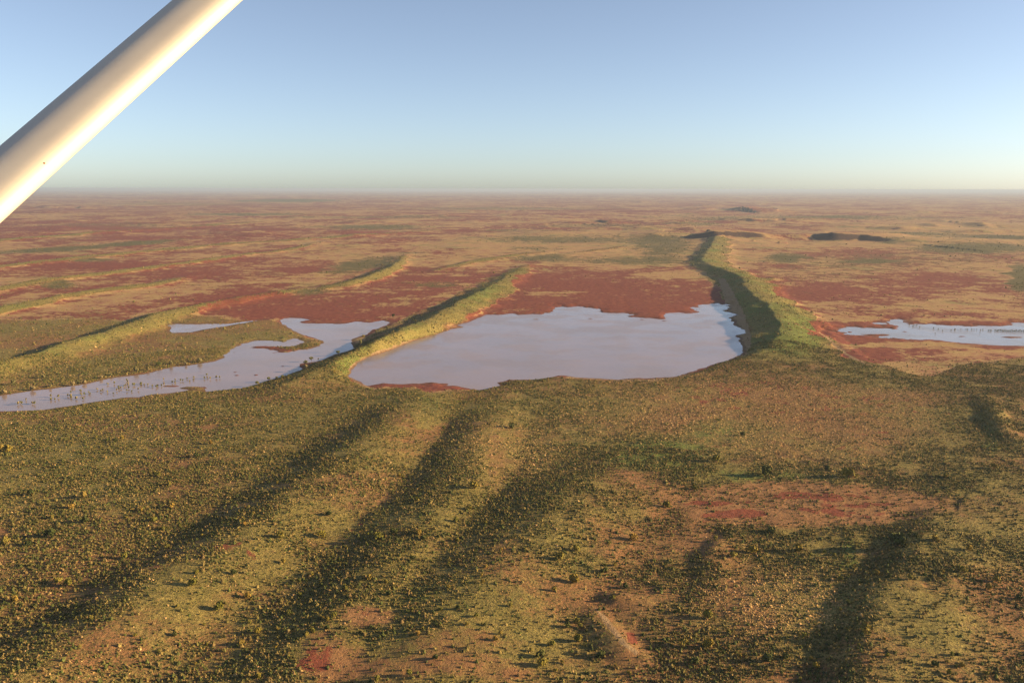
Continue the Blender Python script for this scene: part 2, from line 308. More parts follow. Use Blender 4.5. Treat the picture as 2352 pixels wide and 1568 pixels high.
def ramp01(t, v, lo, hi):
    n = N(t, 'ShaderNodeMapRange'); n.interpolation_type = 'SMOOTHSTEP'
    n.inputs[1].default_value = lo; n.inputs[2].default_value = hi
    t.links.new(v, n.inputs[0]); return n.outputs[0]
def mix(t, f, a, b):
    n = N(t, 'ShaderNodeMix', data_type='RGBA')
    if isinstance(f, (int, float)): n.inputs[0].default_value = f
    else: t.links.new(f, n.inputs[0])
    for k, v in ((6, a), (7, b)):
        if isinstance(v, tuple): n.inputs[k].default_value = (*v, 1)
        else: t.links.new(v, n.inputs[k])
    return n.outputs[2]

def ground_material():
    m, t, b = new_mat('desert_ground')
    geo = N(t, 'ShaderNodeNewGeometry'); co = geo.outputs['Position']
    A = N(t, 'ShaderNodeAttribute', attribute_name='mask_a'); B = N(t, 'ShaderNodeAttribute', attribute_name='mask_b')
    C = N(t, 'ShaderNodeAttribute', attribute_name='mask_c')
    sa = N(t, 'ShaderNodeSeparateXYZ'); t.links.new(A.outputs['Vector'], sa.inputs[0])
    sb = N(t, 'ShaderNodeSeparateXYZ'); t.links.new(B.outputs['Vector'], sb.inputs[0])
    sc = N(t, 'ShaderNodeSeparateXYZ'); t.links.new(C.outputs['Vector'], sc.inputs[0])
    red, grn, sand = sa.outputs; veg, thick, gold = sb.outputs; bare, damp, scarp_dark = sc.outputs
    n1 = noise(t, co, 0.9, 5, .65); n2 = noise(t, co, 0.16, 5, .6); n3 = noise(t, co, 0.035, 5, .6); n4 = noise(t, co, 0.008, 4, .6)
    nb = noise(t, co, 2.6, 3, .6)
    def plus(v, n, k): return math_(t, 'MULTIPLY_ADD', math_(t, 'SUBTRACT', n, 0.5), k, v)
    # open plain: straw grass with red herb cover
    straw = mix(t, ramp01(t, n3, .40, .60), (0.37, 0.23, 0.092), (0.335, 0.165, 0.09))
    straw = mix(t, ramp01(t, n2, .45, .65), straw, (0.43, 0.295, 0.115))
    straw = mix(t, ramp01(t, plus(n4, n3, .6), .52, .64), straw, (0.27, 0.215, 0.078))
    straw = mix(t, ramp01(t, n1, .52, .68), straw, (0.20, 0.13, 0.055))
    redc = mix(t, ramp01(t, n2, .40, .60), (0.22, 0.066, 0.038), (0.145, 0.036, 0.026))
    redc = mix(t, ramp01(t, n1, .5, .66), redc, (0.25, 0.088, 0.052))
    rm = plus(plus(plus(plus(red, n4, 1.6), n3, 2.6), n2, 2.4), n1, 1.3)
    rm2 = ramp01(t, rm, .38, .74)
    plain = mix(t, rm2, straw, redc)
    plain = mix(t, ramp01(t, plus(plus(thick, n2, 1.6), n3, 1.6), .22, .75), plain, (0.1152, 0.095, 0.035))
    # scrub country
    soil = mix(t, ramp01(t, n3, .40, .60), (0.275, 0.14, 0.058), (0.33, 0.155, 0.064))
    soil = mix(t, ramp01(t, n1, .45, .62), soil, (0.15, 0.085, 0.040))
    grass = mix(t, ramp01(t, n2, .42, .60), (0.25, 0.20, 0.054), (0.335, 0.25, 0.075))
    grass = mix(t, ramp01(t, nb, .48, .62), grass, (0.085, 0.075, 0.024))
    green = mix(t, ramp01(t, nb, .45, .6), (0.13, 0.165, 0.032), (0.185, 0.20, 0.05))
    g = plus(plus(plus(grn, n2, .9), n1, .8), n3, .4)
    sc1 = mix(t, ramp01(t, g, .05, .55), soil, grass)
    sc1 = mix(t, ramp01(t, g, .8, 1.3), sc1, green)
    sc1 = mix(t, ramp01(t, noise(t, co, .75, 7, .85), .48, .60), sc1, (0.075, 0.062, 0.023))
    sc1 = mix(t, ramp01(t, plus(plus(bare, n2, 1.2), n1, .8), .35, .85), sc1, mix(t, ramp01(t, n2, .35, .65), (0.30, 0.158, 0.068), (0.225, 0.115, 0.05)))
    vg = ramp01(t, plus(plus(veg, n2, .7), n3, .4), .38, .62)
    col = mix(t, vg, plain, sc1)
    rf = ramp01(t, plus(plus(red, n2, .9), n1, .5), .62, .80)
    col = mix(t, math_(t, 'MULTIPLY', rf, vg), col, (0.20, 0.062, 0.034))
    sandc = mix(t, ramp01(t, n2, .35, .65), (0.3096, 0.2052, 0.105), (0.2592, 0.1634, 0.084))
    col = mix(t, ramp01(t, plus(sand, n2, .6), .35, .65), col, sandc)
    col = mix(t, ramp01(t, plus(scarp_dark, n3, .7), .25, .6), col, mix(t, ramp01(t, n2, .4, .6), (0.0612, 0.038, 0.0315), (0.0936, 0.0532, 0.035)))  # darker brown where the slopes of the far hills are steep
    # mud that stays damp beside the water
    col = mix(t, math_(t, 'MULTIPLY', damp, .6), col, (0.1224, 0.057, 0.035))
    t.links.new(col, b.inputs['Base Color']); b.inputs['Roughness'].default_value = .95
    b.inputs['Specular IOR Level'].default_value = .12
    bm = N(t, 'ShaderNodeBump'); bm.inputs['Strength'].default_value = 1.0; bm.inputs['Distance'].default_value = .75
    hgt = math_(t, 'MULTIPLY_ADD', n1, .8, math_(t, 'MULTIPLY', nb, .35))
    hgt = math_(t, 'ADD', hgt, math_(t, 'MULTIPLY', n2, 1.4))
    hgt = math_(t, 'MULTIPLY', hgt, math_(t, 'MULTIPLY_ADD', vg, .55, .45))
    t.links.new(hgt, bm.inputs['Height']); t.links.new(bm.outputs[0], b.inputs['Normal'])
    return m
def water_material(c1, c2, rough):
    m, t, b = new_mat('muddy_water')
    geo = N(t, 'ShaderNodeNewGeometry'); co = geo.outputs['Position']
    n4 = noise(t, co, .012, 4, .55); n2 = noise(t, co, .25, 3, .5)
    b.inputs['IOR'].default_value = 1.33
    t.links.new(mix(t, ramp01(t, n4, .38, .62), c1, c2), b.inputs['Base Color'])
    t.links.new(math_(t, 'MULTIPLY_ADD', ramp01(t, noise(t, co, .02, 5, .6), .42, .58), .16, rough), b.inputs['Roughness'])
    bm = N(t, 'ShaderNodeBump'); bm.inputs['Strength'].default_value = .6; bm.inputs['Distance'].default_value = .06
    t.links.new(noise(t, co, 1.3, 4, .6), bm.inputs['Height']); t.links.new(bm.outputs[0], b.inputs['Normal'])
    return m
def leaf_material(name, c, var=.5, attr=False):
    m, t, b = new_mat(name)
    geo = N(t, 'ShaderNodeNewGeometry')
    if attr:
        a = N(t, 'ShaderNodeAttribute', attribute_name='tint'); base = a.outputs['Color']
    else:
        base = mix(t, noise(t, geo.outputs['Position'], .8, 3), tuple(v*(1-var*.5) for v in c), tuple(min(1, v*(1+var*.5)) for v in c))
        oi = N(t, 'ShaderNodeObjectInfo')
        hs = N(t, 'ShaderNodeHueSaturation'); t.links.new(base, hs.inputs['Color'])
        t.links.new(math_(t, 'MULTIPLY_ADD', oi.outputs['Random'], .6, .7), hs.inputs['Value'])
        t.links.new(math_(t, 'MULTIPLY_ADD', oi.outputs['Random'], -.05, .52), hs.inputs['Hue'])
        base = hs.outputs[0]
    t.links.new(base, b.inputs['Base Color']); b.inputs['Roughness'].default_value = .8
    b.inputs['Specular IOR Level'].default_value = .15
    return m

# ------------------------------------------------------------------ mesh helpers
def mesh_np(name, V, T, mat, tint=None, smooth=False, quads=False):
    me = bpy.data.meshes.new(name); k = 4 if quads else 3
    V = np.ascontiguousarray(V, np.float32); T = np.ascontiguousarray(T, np.int32)
    me.vertices.add(len(V)); me.vertices.foreach_set('co', V.ravel())
    me.loops.add(T.size); me.loops.foreach_set('vertex_index', T.ravel())
    me.polygons.add(len(T)); me.polygons.foreach_set('loop_start', np.arange(0, T.size, k, dtype=np.int32))
    me.polygons.foreach_set('use_smooth', np.full(len(T), smooth))
    if tint is not None:
        a = me.attributes.new('tint', 'FLOAT_COLOR', 'POINT')
        a.data.foreach_set('color', np.c_[tint, np.ones(len(tint))].astype(np.float32).ravel())
    me.materials.append(mat); me.update(calc_edges=True); me.validate()
    return me
def link(name, me, parent=None, loc=(0, 0, 0), **props):
    o = bpy.data.objects.new(name, me); COL.objects.link(o); o.location = loc
    if parent: o.parent = parent
    for k, v in props.items(): o[k] = v
    return o

# ------------------------------------------------------------------ the ground, one sheet to the horizon
GM = ground_material(); WM = water_material((0.29, 0.22, 0.215), (0.26, 0.205, 0.208), .08); WM2 = water_material((0.27, 0.205, 0.19), (0.31, 0.225, 0.20), .04); WM3 = water_material((0.25, 0.22, 0.21), (0.29, 0.245, 0.23), .05)
def build_ground():
    az = np.concatenate([np.arange(-180, -48, 3.0), np.arange(-48, 48.01, 0.062), np.arange(50, 180, 3.0)])
    el = np.concatenate([np.array([89.5, 80, 70, 60, 52, 46, 42]), np.arange(39, 6, -0.042), np.arange(6, 1.0, -0.026), np.arange(1.0, .10, -.02)])
    r = H/np.tan(np.radians(el))
    A, Rr = np.meshgrid(np.radians(az), r)
    X = (np.sin(A)*Rr).ravel(); Y = (np.cos(A)*Rr).ravel()
    Z, rh, sd = height(X, Y, True)
    M = masks(X, Y, rh, sd); scarp_dark = M.pop()
    nr, na = len(r), len(az)
    i = np.arange(nr-1)[:, None]*na; j = np.arange(na)[None, :]; j2 = (j+1) % na
    Q = np.stack([i+j, i+j2, i+na+j2, i+na+j], -1).reshape(-1, 4)[:, ::-1]
    Q = Q[:, ::-1] if False else Q
    V = np.c_[X, Y, Z]
    me = mesh_np('ground', V, Q, GM, smooth=True, quads=True)
    damp = sstep(9, 1, sd)*(Z < .6)
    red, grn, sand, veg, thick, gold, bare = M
    for nm, v in (('mask_a', (red, grn, sand)), ('mask_b', (veg, thick, gold)), ('mask_c', (bare, damp, scarp_dark))):
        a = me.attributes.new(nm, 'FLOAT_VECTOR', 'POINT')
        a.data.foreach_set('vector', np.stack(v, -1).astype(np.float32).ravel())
    link('ground', me, kind='structure')
build_ground()
# ground normals must look up
g = bpy.data.objects['ground'].data
if g.polygons[g.vertices.__len__()//3].normal.z < 0: g.flip_normals()

for k, (nm, poly) in enumerate((('lake', LAKES_G[0]), ('lake', LAKES_G[1]), ('pond', LAKES_G[2]), ('lake', LAKES_G[3]))):
    P = np.array(poly); a = P.min(0) - 25; b = P.max(0) + 25; z = -0.006*k
    link(nm, mesh_np(nm, [(a[0], a[1], z), (b[0], a[1], z), (b[0], b[1], z), (a[0], b[1], z)], [(0, 1, 2, 3)], (WM, WM2, WM2, WM3)[k], quads=True), kind='structure')

# ------------------------------------------------------------------ scattered scrub and tussocks
def proto(ntri, core=True, flat=.8, seed=0):
    """unit plant, radius 1, height 2*flat: a ragged dome plus loose leaf clumps"""
    g = np.random.default_rng(seed); V = []; T = []
    if core:
        n = 6
        rings = [(0, .95), (.62, .78), (1.15, .42)]
        for a, (z, q) in enumerate(rings):
            for k in range(n):
                th = 2*math.pi*(k + .5*(a % 2))/n + g.uniform(-.25, .25)
                rr = q*g.uniform(.7, 1.12)*(.8)
                V.append((rr*math.cos(th), rr*math.sin(th), z*flat*g.uniform(.75, 1.15)*.85 - (0.25 if a == 0 else 0)))
        V.append((g.uniform(-.15, .15), g.uniform(-.15, .15), 1.35*flat))
        for a in range(2):
            for k in range(n):
                p, q = a*n+k, a*n+(k+1) % n; T += [(p, q, p+n), (q, q+n, p+n)]
        for k in range(n): T.append((2*n+k, 2*n+(k+1) % n, 3*n))
    for _ in range(ntri):
        d = g.normal(size=3); d /= np.linalg.norm(d); d[2] = abs(d[2])*1.1
        c = d*np.array([1, 1, flat*1.5])*g.uniform(.55, .95)
        s = g.uniform(.22, .42); e = g.normal(size=(3, 3))*s*.75
        i = len(V); V += [tuple(c+e[0]), tuple(c+e[1]), tuple(c+e[2])]; T.append((i, i+1, i+2))
    return np.array(V, float), np.array(T, int)
def bake(name, P, protos, sizes, squash, tints, mat, **props):
    """P: (n,3) base points; copies a random prototype to each and joins them"""
    n = len(P); which = rng.integers(0, len(protos), n); rot = rng.uniform(0, 2*math.pi, n)
    Vs = []; Ts = []; Cs = []; off = 0
    for k, (pv, pt) in enumerate(protos):
        idx = np.nonzero(which == k)[0]
        if not len(idx): continue
        c, s = np.cos(rot[idx])[:, None], np.sin(rot[idx])[:, None]
        X = (pv[:, 0]*c - pv[:, 1]*s)*sizes[idx, None]; Y = (pv[:, 0]*s + pv[:, 1]*c)*sizes[idx, None]
        Z = pv[:, 2][None]*(sizes*squash)[idx, None]
        V = np.stack([X + P[idx, 0, None], Y + P[idx, 1, None], Z + P[idx, 2, None]], -1).reshape(-1, 3)
        T = (pt[None] + (np.arange(len(idx))*len(pv))[:, None, None]).reshape(-1, 3) + off
        tc = np.repeat(tints[idx], len(pv), 0)*rng.uniform(.8, 1.2, (len(V), 1))
        Vs.append(V); Ts.append(T); Cs.append(tc); off += len(V)
    me = mesh_np(name, np.concatenate(Vs), np.concatenate(Ts), mat, np.concatenate(Cs))
    return link(name, me, **props)
LEAF = leaf_material('scrub_foliage', (0, 0, 0), attr=True)
def cand(n, r0, r1, amax=40):
    a = np.radians(rng.uniform(-amax, amax, n)); r = np.sqrt(rng.uniform(r0*r0, r1*r1, n))
    return np.sin(a)*r, np.cos(a)*r
def pal(n, cols, wts):
    c = np.array(cols)[rng.choice(len(cols), n, p=np.array(wts)/sum(wts))]
    return c*rng.uniform(.72, 1.3, (n, 1))
def scatter():
    X = []; Y = []; 
    for n, r0, r1 in ((370000, 190, 520), (520000, 520, 900), (240000, 900, 1700), (260000, 1700, 5200), (160000, 5200, 13000)):
        x, y = cand(n, r0, r1); X.append(x); Y.append(y)
    x = np.concatenate(X); y = np.concatenate(Y)
    z, rh, sd = height(x, y, True)
    red, grn, sand, veg, thick, gold, bare, _ = masks(x, y, rh, sd)
    r = np.hypot(x, y)
    clump = fbm(x/14, y/14, 101, 3)*2.4 + .5
    dens = veg*(0.30 + 1.0*clump)*(1-.85*np.clip(bare, 0, 1))*(1-.9*sand)
    dens += .35*np.clip(gold, 0, 1)
    hx = (ridge_height(x+3, y) - ridge_height(x-3, y))/6        # lee flanks carry more scrub than windward ones
    dens = dens*np.where(r < 640, np.clip(1 + 4*hx, .6, 1.3), 1)
    px_, py_ = proj(x, y)
    open_ = np.clip(blob(px_ + 70*fbm(x/30, y/30, 111, 3), py_ + 40*fbm(x/30, y/30, 112, 3), FLATS)*1.3, 0, 1)
    dens = dens*(1 - .76*open_)
    dens = np.maximum(dens, np.clip(thick, 0, 1)*(.5+clump)*.9*np.where(r > 1700, .55, 1))
    dens = np.maximum(dens, .035*(r < 1700) + .012 + .05*np.clip(grn, 0, 1))
    dens = np.where(red > 1.0, dens*.15, dens)
    dens = dens*(sd > 1.5)*(z > .15)
    keep = rng.uniform(0, 1, len(x)) < dens*np.where(r < 520, 1, np.where(r < 900, .9, .85))
    x, y, z, r, gold, grn, thick, veg = (a[keep] for a in (x, y, z, r, gold, grn, thick, veg))
    n = len(x)
    isg = rng.uniform(0, 1, n) < np.clip(gold*1.0 + .08, 0, .85)*(veg > .3)
    size = rng.lognormal(-1.17, .44, n)*np.where(isg, 1.0, 1.15)
    big = rng.uniform(0, 1, n) < .05; size = np.where(big & ~isg, size*1.7, size)
    size = size*np.where(r > 900, 1.3, 1)*np.where(r > 1700, 1.7, 1)*np.where(r > 5200, 1.8, 1)
    size = np.clip(size, .2, np.where(r < 900, 1.05, 4.5))
    P = np.c_[x, y, z-.05]
    pr = [proto(10, True, .75, k) for k in range(6)]
    pf = [proto(4, True, .75, 40+k) for k in range(4)]
    pg = [proto(5, True, .62, 20+k) for k in range(4)]
    t1 = pal(n, [(.12,.10,.027), (.075,.085,.021), (.19,.14,.045), (.055,.06,.018), (.20,.13,.05)], [3, 3, 3, 2, 1.2])
    t1 = t1*np.where(thick > .4, .8, 1)[:, None]
    t2 = pal(n, [(.48,.31,.115), (.40,.255,.095), (.52,.32,.14)], [3, 3, 2])
    nr_ = (~isg) & (r < 900); fr = (~isg) & (r >= 900)
    bake('low_scrub', P[nr_], pr, size[nr_], rng.uniform(.8, 1.35, nr_.sum()), t1[nr_], LEAF, kind='stuff', label='low olive saltbush scrub covering the near plain and the dune flanks', category='scrub')
    bake('distant_scrub', P[fr], pf, size[fr], rng.uniform(.8, 1.3, fr.sum()), t1[fr], LEAF, kind='stuff', label='dark scrub specks thinly covering the far plain beyond the lakes', category='scrub')
    bake('tussock_grass', P[isg], pg, size[isg], rng.uniform(.6, .95, isg.sum()), t2[isg], LEAF, kind='stuff', label='straw coloured hummock grass tufts on the near plain right of centre', category='grass')
    print('SCATTER', n, nr_.sum(), fr.sum(), isg.sum())
scatter()

# ------------------------------------------------------------------ single bushes and trees
BARK = leaf_material('bark', (.12, .075, .05))
LM = {'olive': leaf_material('olive_leaves', (.20, .17, .032)), 'yellow': leaf_material('yellow_leaves', (.23, .175, .03)),
      'dark': leaf_material('dark_leaves', (.075, .085, .022)), 'grey': leaf_material('grey_leaves', (.20, .175, .07))}
def crown_mesh(seed, lobes, leaves, spread, lift, mat, leaf=.2):
    g = np.random.default_rng(seed); V = []; T = []
    cen = []
    for k in range(lobes):
        a = g.uniform(0, 2*math.pi); q = spread*math.sqrt(g.uniform(0, 1))
        cen.append((q*math.cos(a), q*math.sin(a), lift + g.uniform(-.12, .3)*(1.1-q), g.uniform(.34, .52)))
    for k in range(leaves):
        c = cen[k % lobes]; d = g.normal(size=3); d /= np.linalg.norm(d)
        p = np.array(c[:3]) + d*c[3]*g.uniform(.5, 1.0)*np.array([1, 1, .85])
        p[2] = max(p[2], .05)
        n = d + g.normal(size=3)*.5; n /= np.linalg.norm(n)
        u = np.cross(n, g.normal(size=3)); u /= np.linalg.norm(u); v = np.cross(n, u); s = leaf*g.uniform(.5, 1.1)
        i = len(V); V += [tuple(p+u*s), tuple(p+v*s*.8), tuple(p-u*s), tuple(p-v*s*.7+n*s*.3)]; T += [(i, i+1, i+2), (i, i+2, i+3)]
    return mesh_np('crown', V, T, mat)
def stems_mesh(seed, n, h, rad, fork=0):
    g = np.random.default_rng(seed); V = []; T = []
    def limb(p, q, r0, r1):
        p = np.array(p, float); q = np.array(q, float); ax = q-p; ax /= np.linalg.norm(ax)
        u = np.cross(ax, (.3, .9, .1)); u /= np.linalg.norm(u); v = np.cross(ax, u); i = len(V)
        for (c, rr) in ((p, r0), (q, r1)):
            for k in range(6): V.append(tuple(c + rr*(u*math.cos(k*math.pi/3) + v*math.sin(k*math.pi/3))))
        for k in range(6):
            a, b = i+k, i+(k+1) % 6; T.extend([(a, b, b+6), (a, b+6, a+6)])
    for k in range(n):
        a = g.uniform(0, 6.28); q = g.uniform(.05, .25)
        top = (q*math.cos(a), q*math.sin(a), h*g.uniform(.5, .7))
        limb((q*.2*math.cos(a), q*.2*math.sin(a), -.12), top, rad, rad*.6)
        for f in range(2+fork):
            b = a + g.uniform(-1.4, 1.4); limb(top, (top[0]+.35*math.cos(b), top[1]+.35*math.sin(b), h*g.uniform(.85, 1.25)), rad*.55, rad*.2)
    return mesh_np('trunk', V, T, BARK)
BUSH = {}
for c, m in LM.items():
    BUSH[c] = [(crown_mesh(100+k*7+len(c), 7, 330, .46, .5, m, .19), stems_mesh(200+k, 3, .55, .045)) for k in range(4)]
TREE = {c: [(crown_mesh(300+k*5+len(c), 9, 420, .46, 1.25, LM[c], .13), stems_mesh(400+k, 2, 1.1, .05, 2)) for k in range(3)] for c in ('grey', 'dark', 'olive')}
SAPL = [crown_mesh(500+k, 3, 70, .3, .6, LM['grey'], .26) for k in range(4)]

def settle(px, py):
    """point of the plain that is seen at this place of the tracing grid"""
    x, y = unproj(px, py, 0.)
    for _ in range(6):
        z = float(height(np.array([x]), np.array([y]))[0]); x, y = unproj(px, py, max(z, -.1))
    return float(x), float(y), float(z)
def settle_many(L):
    px = np.array([p[0] for p in L], float); py = np.array([p[1] for p in L], float); z = np.zeros(len(L))
    for _ in range(7):
        x, y = unproj(px, py, np.maximum(z, -.1)); z = height(x, y)
    return x, y, z
def put_plant(kind, name, x, y, z, rad, tall, label, cat, group=None, colour='olive'):
    cr, st = random.choice((BUSH if kind == 'bush' else TREE)[colour])
    e = bpy.data.objects.new(name, None); COL.objects.link(e)
    e.location = (x, y, z); e.rotation_euler = (0, 0, random.uniform(0, 6.28)); e.scale = (rad, rad*random.uniform(.85, 1.15), tall)
    e.empty_display_size = .5
    assert len(label.split()) <= 16, label
    e['label'] = label; e['category'] = cat
    if group: e['group'] = group
    for n_, me in (('crown', cr), ('trunk', st)):
        o = bpy.data.objects.new(n_, me); COL.objects.link(o); o.parent = e
    return e
def T3(l): return [(x/2.414, 918.7+y/2.414, w/2.414) for x, y, w in l]
def T4(l): return [(746.5+x/2.414, 918.7+y/2.414, w/2.414) for x, y, w in l]
def T5(l): return [(1493+x/2.414, 918.7+y/2.414, w/2.414) for x, y, w in l]
BUSHES = T3([(375,1025,45),(325,1005,35),(85,1108,35),(275,750,45),(465,535,35),(395,595,30),(170,520,30),(695,870,35),(1555,750,40),(1790,750,45),(1825,632,35),(1075,1015,45),(1375,1085,38),(1300,955,30),(1225,1150,50),(1350,1345,32),(1435,1280,38),(1605,1183,30),(1730,965,28),(1440,1530,30),(975,1300,30),(1735,1280,30),(930,815,25),(785,612,25),(1095,310,30),(875,415,28),(955,590,30),(160,800,28),(510,1210,25),(290,655,20),(680,215,25),(640,230,20),(945,467,20),(1170,240,25),(475,670,35),(855,665,30),(905,715,22),(1575,895,28),(1660,1005,28),(1665,1080,25),(1360,690,25),(1045,1505,22),(30,790,40),(10,270,30),(45,280,35)]) + \
 T4([(1200,1410,50),(1260,1350,38),(1210,1455,55),(1350,1247,38),(1400,1225,36),(1418,1247,28),(1410,1320,48),(1535,1407,45),(1275,1048,32),(1385,990,60),(1670,1030,32),(1310,870,50),(1400,820,38),(1715,762,45),(385,730,38),(300,755,45),(520,735,35),(545,765,30),(725,665,28),(735,777,25),(895,680,25),(485,878,28),(690,905,20),(250,985,38),(355,1073,30),(340,1007,22),(845,1193,28),(790,1240,22),(890,1243,20),(975,1288,25),(950,1322,30),(615,1425,35),(470,1510,40),(50,1193,32),(18,1215,25),(15,1262,28),(545,1265,20),(520,1292,28),(620,1245,25),(110,1045,35),(800,600,30),(830,475,50),(1040,145,35),(510,548,28),(415,420,25),(740,1150,30),(290,1545,35),(1600,1090,25),(1610,910,22),(1555,945,35),(1145,1385,25),(1320,1450,22)]) + \
 T5([(1585,1460,32),(1660,1505,32),(1200,1265,50),(925,1470,38),(660,1430,55),(445,1490,35),(500,1410,28),(750,1420,38),(1735,935,38),(1920,990,38),(1880,1033,38),(2050,1090,30),(1450,980,30),(1260,955,28),(1330,970,25),(1060,990,30),(860,1305,30),(825,820,50),(675,725,38),(465,857,38),(575,830,50),(1370,785,75),(1580,765,32),(1910,365,28),(1640,415,22),(515,187,25),(370,765,25),(95,580,35),(1100,1120,28),(190,1345,55),(320,1190,60),(330,1350,60),(250,1450,50),(1320,1410,25),(1770,815,35),(1480,745,22),(1585,1130,25),(1870,1510,26),(1735,1465,26),(985,375,28),(370,330,45),(250,485,28),(640,400,60),(1110,410,55)])
COLS = ['olive', 'olive', 'yellow', 'dark', 'olive', 'yellow', 'dark']
ZONES = [  # tracing-grid box and a description anyone could find
 ((0, 1000, 260, 1250), 'on the scrub plain left edge below the narrow lake'),
 ((260, 1000, 560, 1250), 'on the scrub plain left of the long foreground dune'),
 ((0, 1250, 330, 1600), 'in the reddish hollow at the lower left corner'),
 ((330, 1250, 620, 1600), 'on the pale flank of the dune at lower left'),
 ((560, 1160, 790, 1300), 'on the sandy flat right of the long foreground dune'),
 ((600, 1300, 745, 1440), 'on the slope above the lower left red gully'),
 ((560, 1440, 745, 1600), 'at the bottom edge left of the red gully'),
 ((745, 1300, 960, 1460), 'around the pale edge of the red clay gully'),
 ((745, 1460, 1060, 1600), 'on the orange bare ground at the bottom edge'),
 ((820, 1180, 1060, 1300), 'in the dark scrub belt left of centre'),
 ((960, 1300, 1200, 1480), 'beside the orange bare patch at lower centre'),
 ((1060, 1100, 1250, 1300), 'in the scrub strip at the middle of the near plain'),
 ((1200, 1400, 1420, 1600), 'on the green flat at the bottom centre'),
 ((1240, 1240, 1420, 1400), 'above the green flat left of the bare mound'),
 ((1420, 1200, 1560, 1400), 'around the small bare mound'),
 ((1540, 1380, 1720, 1600), 'in the bottom thicket right of the sand bank'),
 ((1720, 1380, 1900, 1600), 'at the bottom edge left of the dark dune face'),
 ((1600, 1190, 1900, 1380), 'below the red claypan'),
 ((1900, 1190, 2100, 1380), 'at the head of the dark dune face on the right'),
 ((1900, 1380, 2100, 1500), 'in the shade of the dark dune face on the right'),
 ((2060, 1380, 2352, 1600), 'on the green slope in the lower right corner'),
 ((2100, 1190, 2352, 1390), 'on the brown plain at the right edge'),
 ((1500, 980, 1800, 1190), 'on the bright green ground above the red claypan'),
 ((1800, 980, 2352, 1190), 'beyond the red claypan on the right'),
 ((0, 900, 560, 1000), 'on the near bank of the narrow left lake'),
 ((746, 900, 1500, 1180), 'on the furrowed plain just below the big lake'),
]
WORD = ['', 'second', 'third', 'fourth', 'fifth', 'sixth', 'seventh', 'eighth', 'ninth', 'tenth', 'eleventh', 'twelfth', 'thirteenth', 'fourteenth', 'fifteenth', 'sixteenth', 'seventeenth', 'eighteenth', 'nineteenth', 'twentieth'] + ['later']*200
def ordinal(i, n):
    if n == 1: return 'only one'
    if i == 0: return 'leftmost'
    if i == n-1: return 'rightmost'
    if i < n/2: return WORD[i] + ' from left'
    return (WORD[n-1-i] + ' from right')
def zone_of(px, py):
    for k, (b, d) in enumerate(ZONES):
        if b[0] <= px < b[2] and b[1] <= py < b[3]: return k
    return len(ZONES)-1
ZONES.append(((0, 0, 0, 0), 'on the open near plain'))
NAMEC = {'olive': 'olive', 'yellow': 'yellowish', 'dark': 'dark green', 'grey': 'grey green'}
bx, by, bz = settle_many([(p[0], p[1]+p[2]*.3) for p in BUSHES])
by_zone = {}
for i, p in enumerate(BUSHES): by_zone.setdefault(zone_of(p[0], p[1]), []).append(i)
for zk, L in by_zone.items():
    print('ZONE', zk, len(L), [tuple(int(v) for v in BUSHES[i][:2]) for i in L] if zk == len(ZONES)-1 else '')
    L.sort(key=lambda i: BUSHES[i][0])
    for q, i in enumerate(L):
        p = BUSHES[i]; col = COLS[i % 7]
        rad = p[2]/2/F*math.hypot(bx[i], by[i])*1.5
        put_plant('bush', 'bush', bx[i], by[i], bz[i]-.05, rad, rad*1.25,
            f'large bush {ZONES[zk][1]}, {ordinal(q, len(L))}', 'bush', 'large rounded bushes dotted over the near plain', col)
# trees and tall shrubs along the water
SH = [(x/4.55, 775.2+y/4.55, w/4.55) for x, y, w in [(350,560,60),(45,600,60),(530,525,40),(760,515,60),(885,490,50),(1060,435,45),(1165,405,40),(1430,365,60),(1550,350,40),(1245,385,30),(1790,290,50),(1945,295,40),(2090,265,60),(140,500,60),(455,430,45)]]
dk = [(1660/4.55, 775.2+295/4.55, 14)]
x, y, z = settle_many(SH + dk)
order = np.argsort([p[0] for p in SH])
for q, i in enumerate(order):
    rad = SH[i][2]/2/F*math.hypot(x[i], y[i])*1.1
    put_plant('bush', 'shrub', x[i], y[i], z[i]-.05, rad, rad*1.35, f'grey green shrub on the far bank of the narrow left lake, {ordinal(q, len(SH))}', 'shrub', 'shrubs along the far bank of the left lake', 'grey')
put_plant('bush', 'shrub', x[-1], y[-1], z[-1]-.05, 3.2, 3.0, 'dark wide shrub just above the far bank of the narrow left lake', 'shrub', None, 'dark')
TR = [(574.2+a/5.461, 631.6+b/5.461, w/5.461, c) for a, b, w, c in [(1390,915,62,'grey'),(1425,805,50,'olive'),(860,1072,26,'dark'),(775,1095,66,'grey'),(700,1140,66,'grey'),(712,1185,55,'grey'),(1110,1010,60,'dark'),(1720,690,46,'grey'),(1580,735,38,'grey'),(1885,620,34,'grey'),(1800,545,55,'dark'),(2010,562,34,'grey'),(2052,578,28,'grey'),(1965,582,20,'grey'),(2150,532,34,'grey'),(1810,645,24,'grey'),(245,1340,55,'olive'),(410,1305,48,'olive'),(100,1390,55,'olive'),(340,1312,36,'dark')]]
x, y, z = settle_many([(p[0], p[1]) for p in TR])
zz = [0]*0
ti = sorted(range(len(TR)), key=lambda i: TR[i][0])
for q, i in enumerate(ti):
    rad = TR[i][2]/2/F*math.hypot(x[i], y[i])*1.15; tall = rad*1.0
    lab = f'tree along the shaded foot of the dune between lakes, {ordinal(q, len(TR))}'
    if i == 0: lab = 'tallest sunlit tree at the jutting point of the dune between the lakes'; tall = rad*1.7; rad *= .9
    put_plant('tree', 'lakeside_tree', x[i], y[i], max(z[i], 0)-.05, rad, tall, lab, 'tree', 'trees in the shaded foot of the dune between the lakes', TR[i][3])
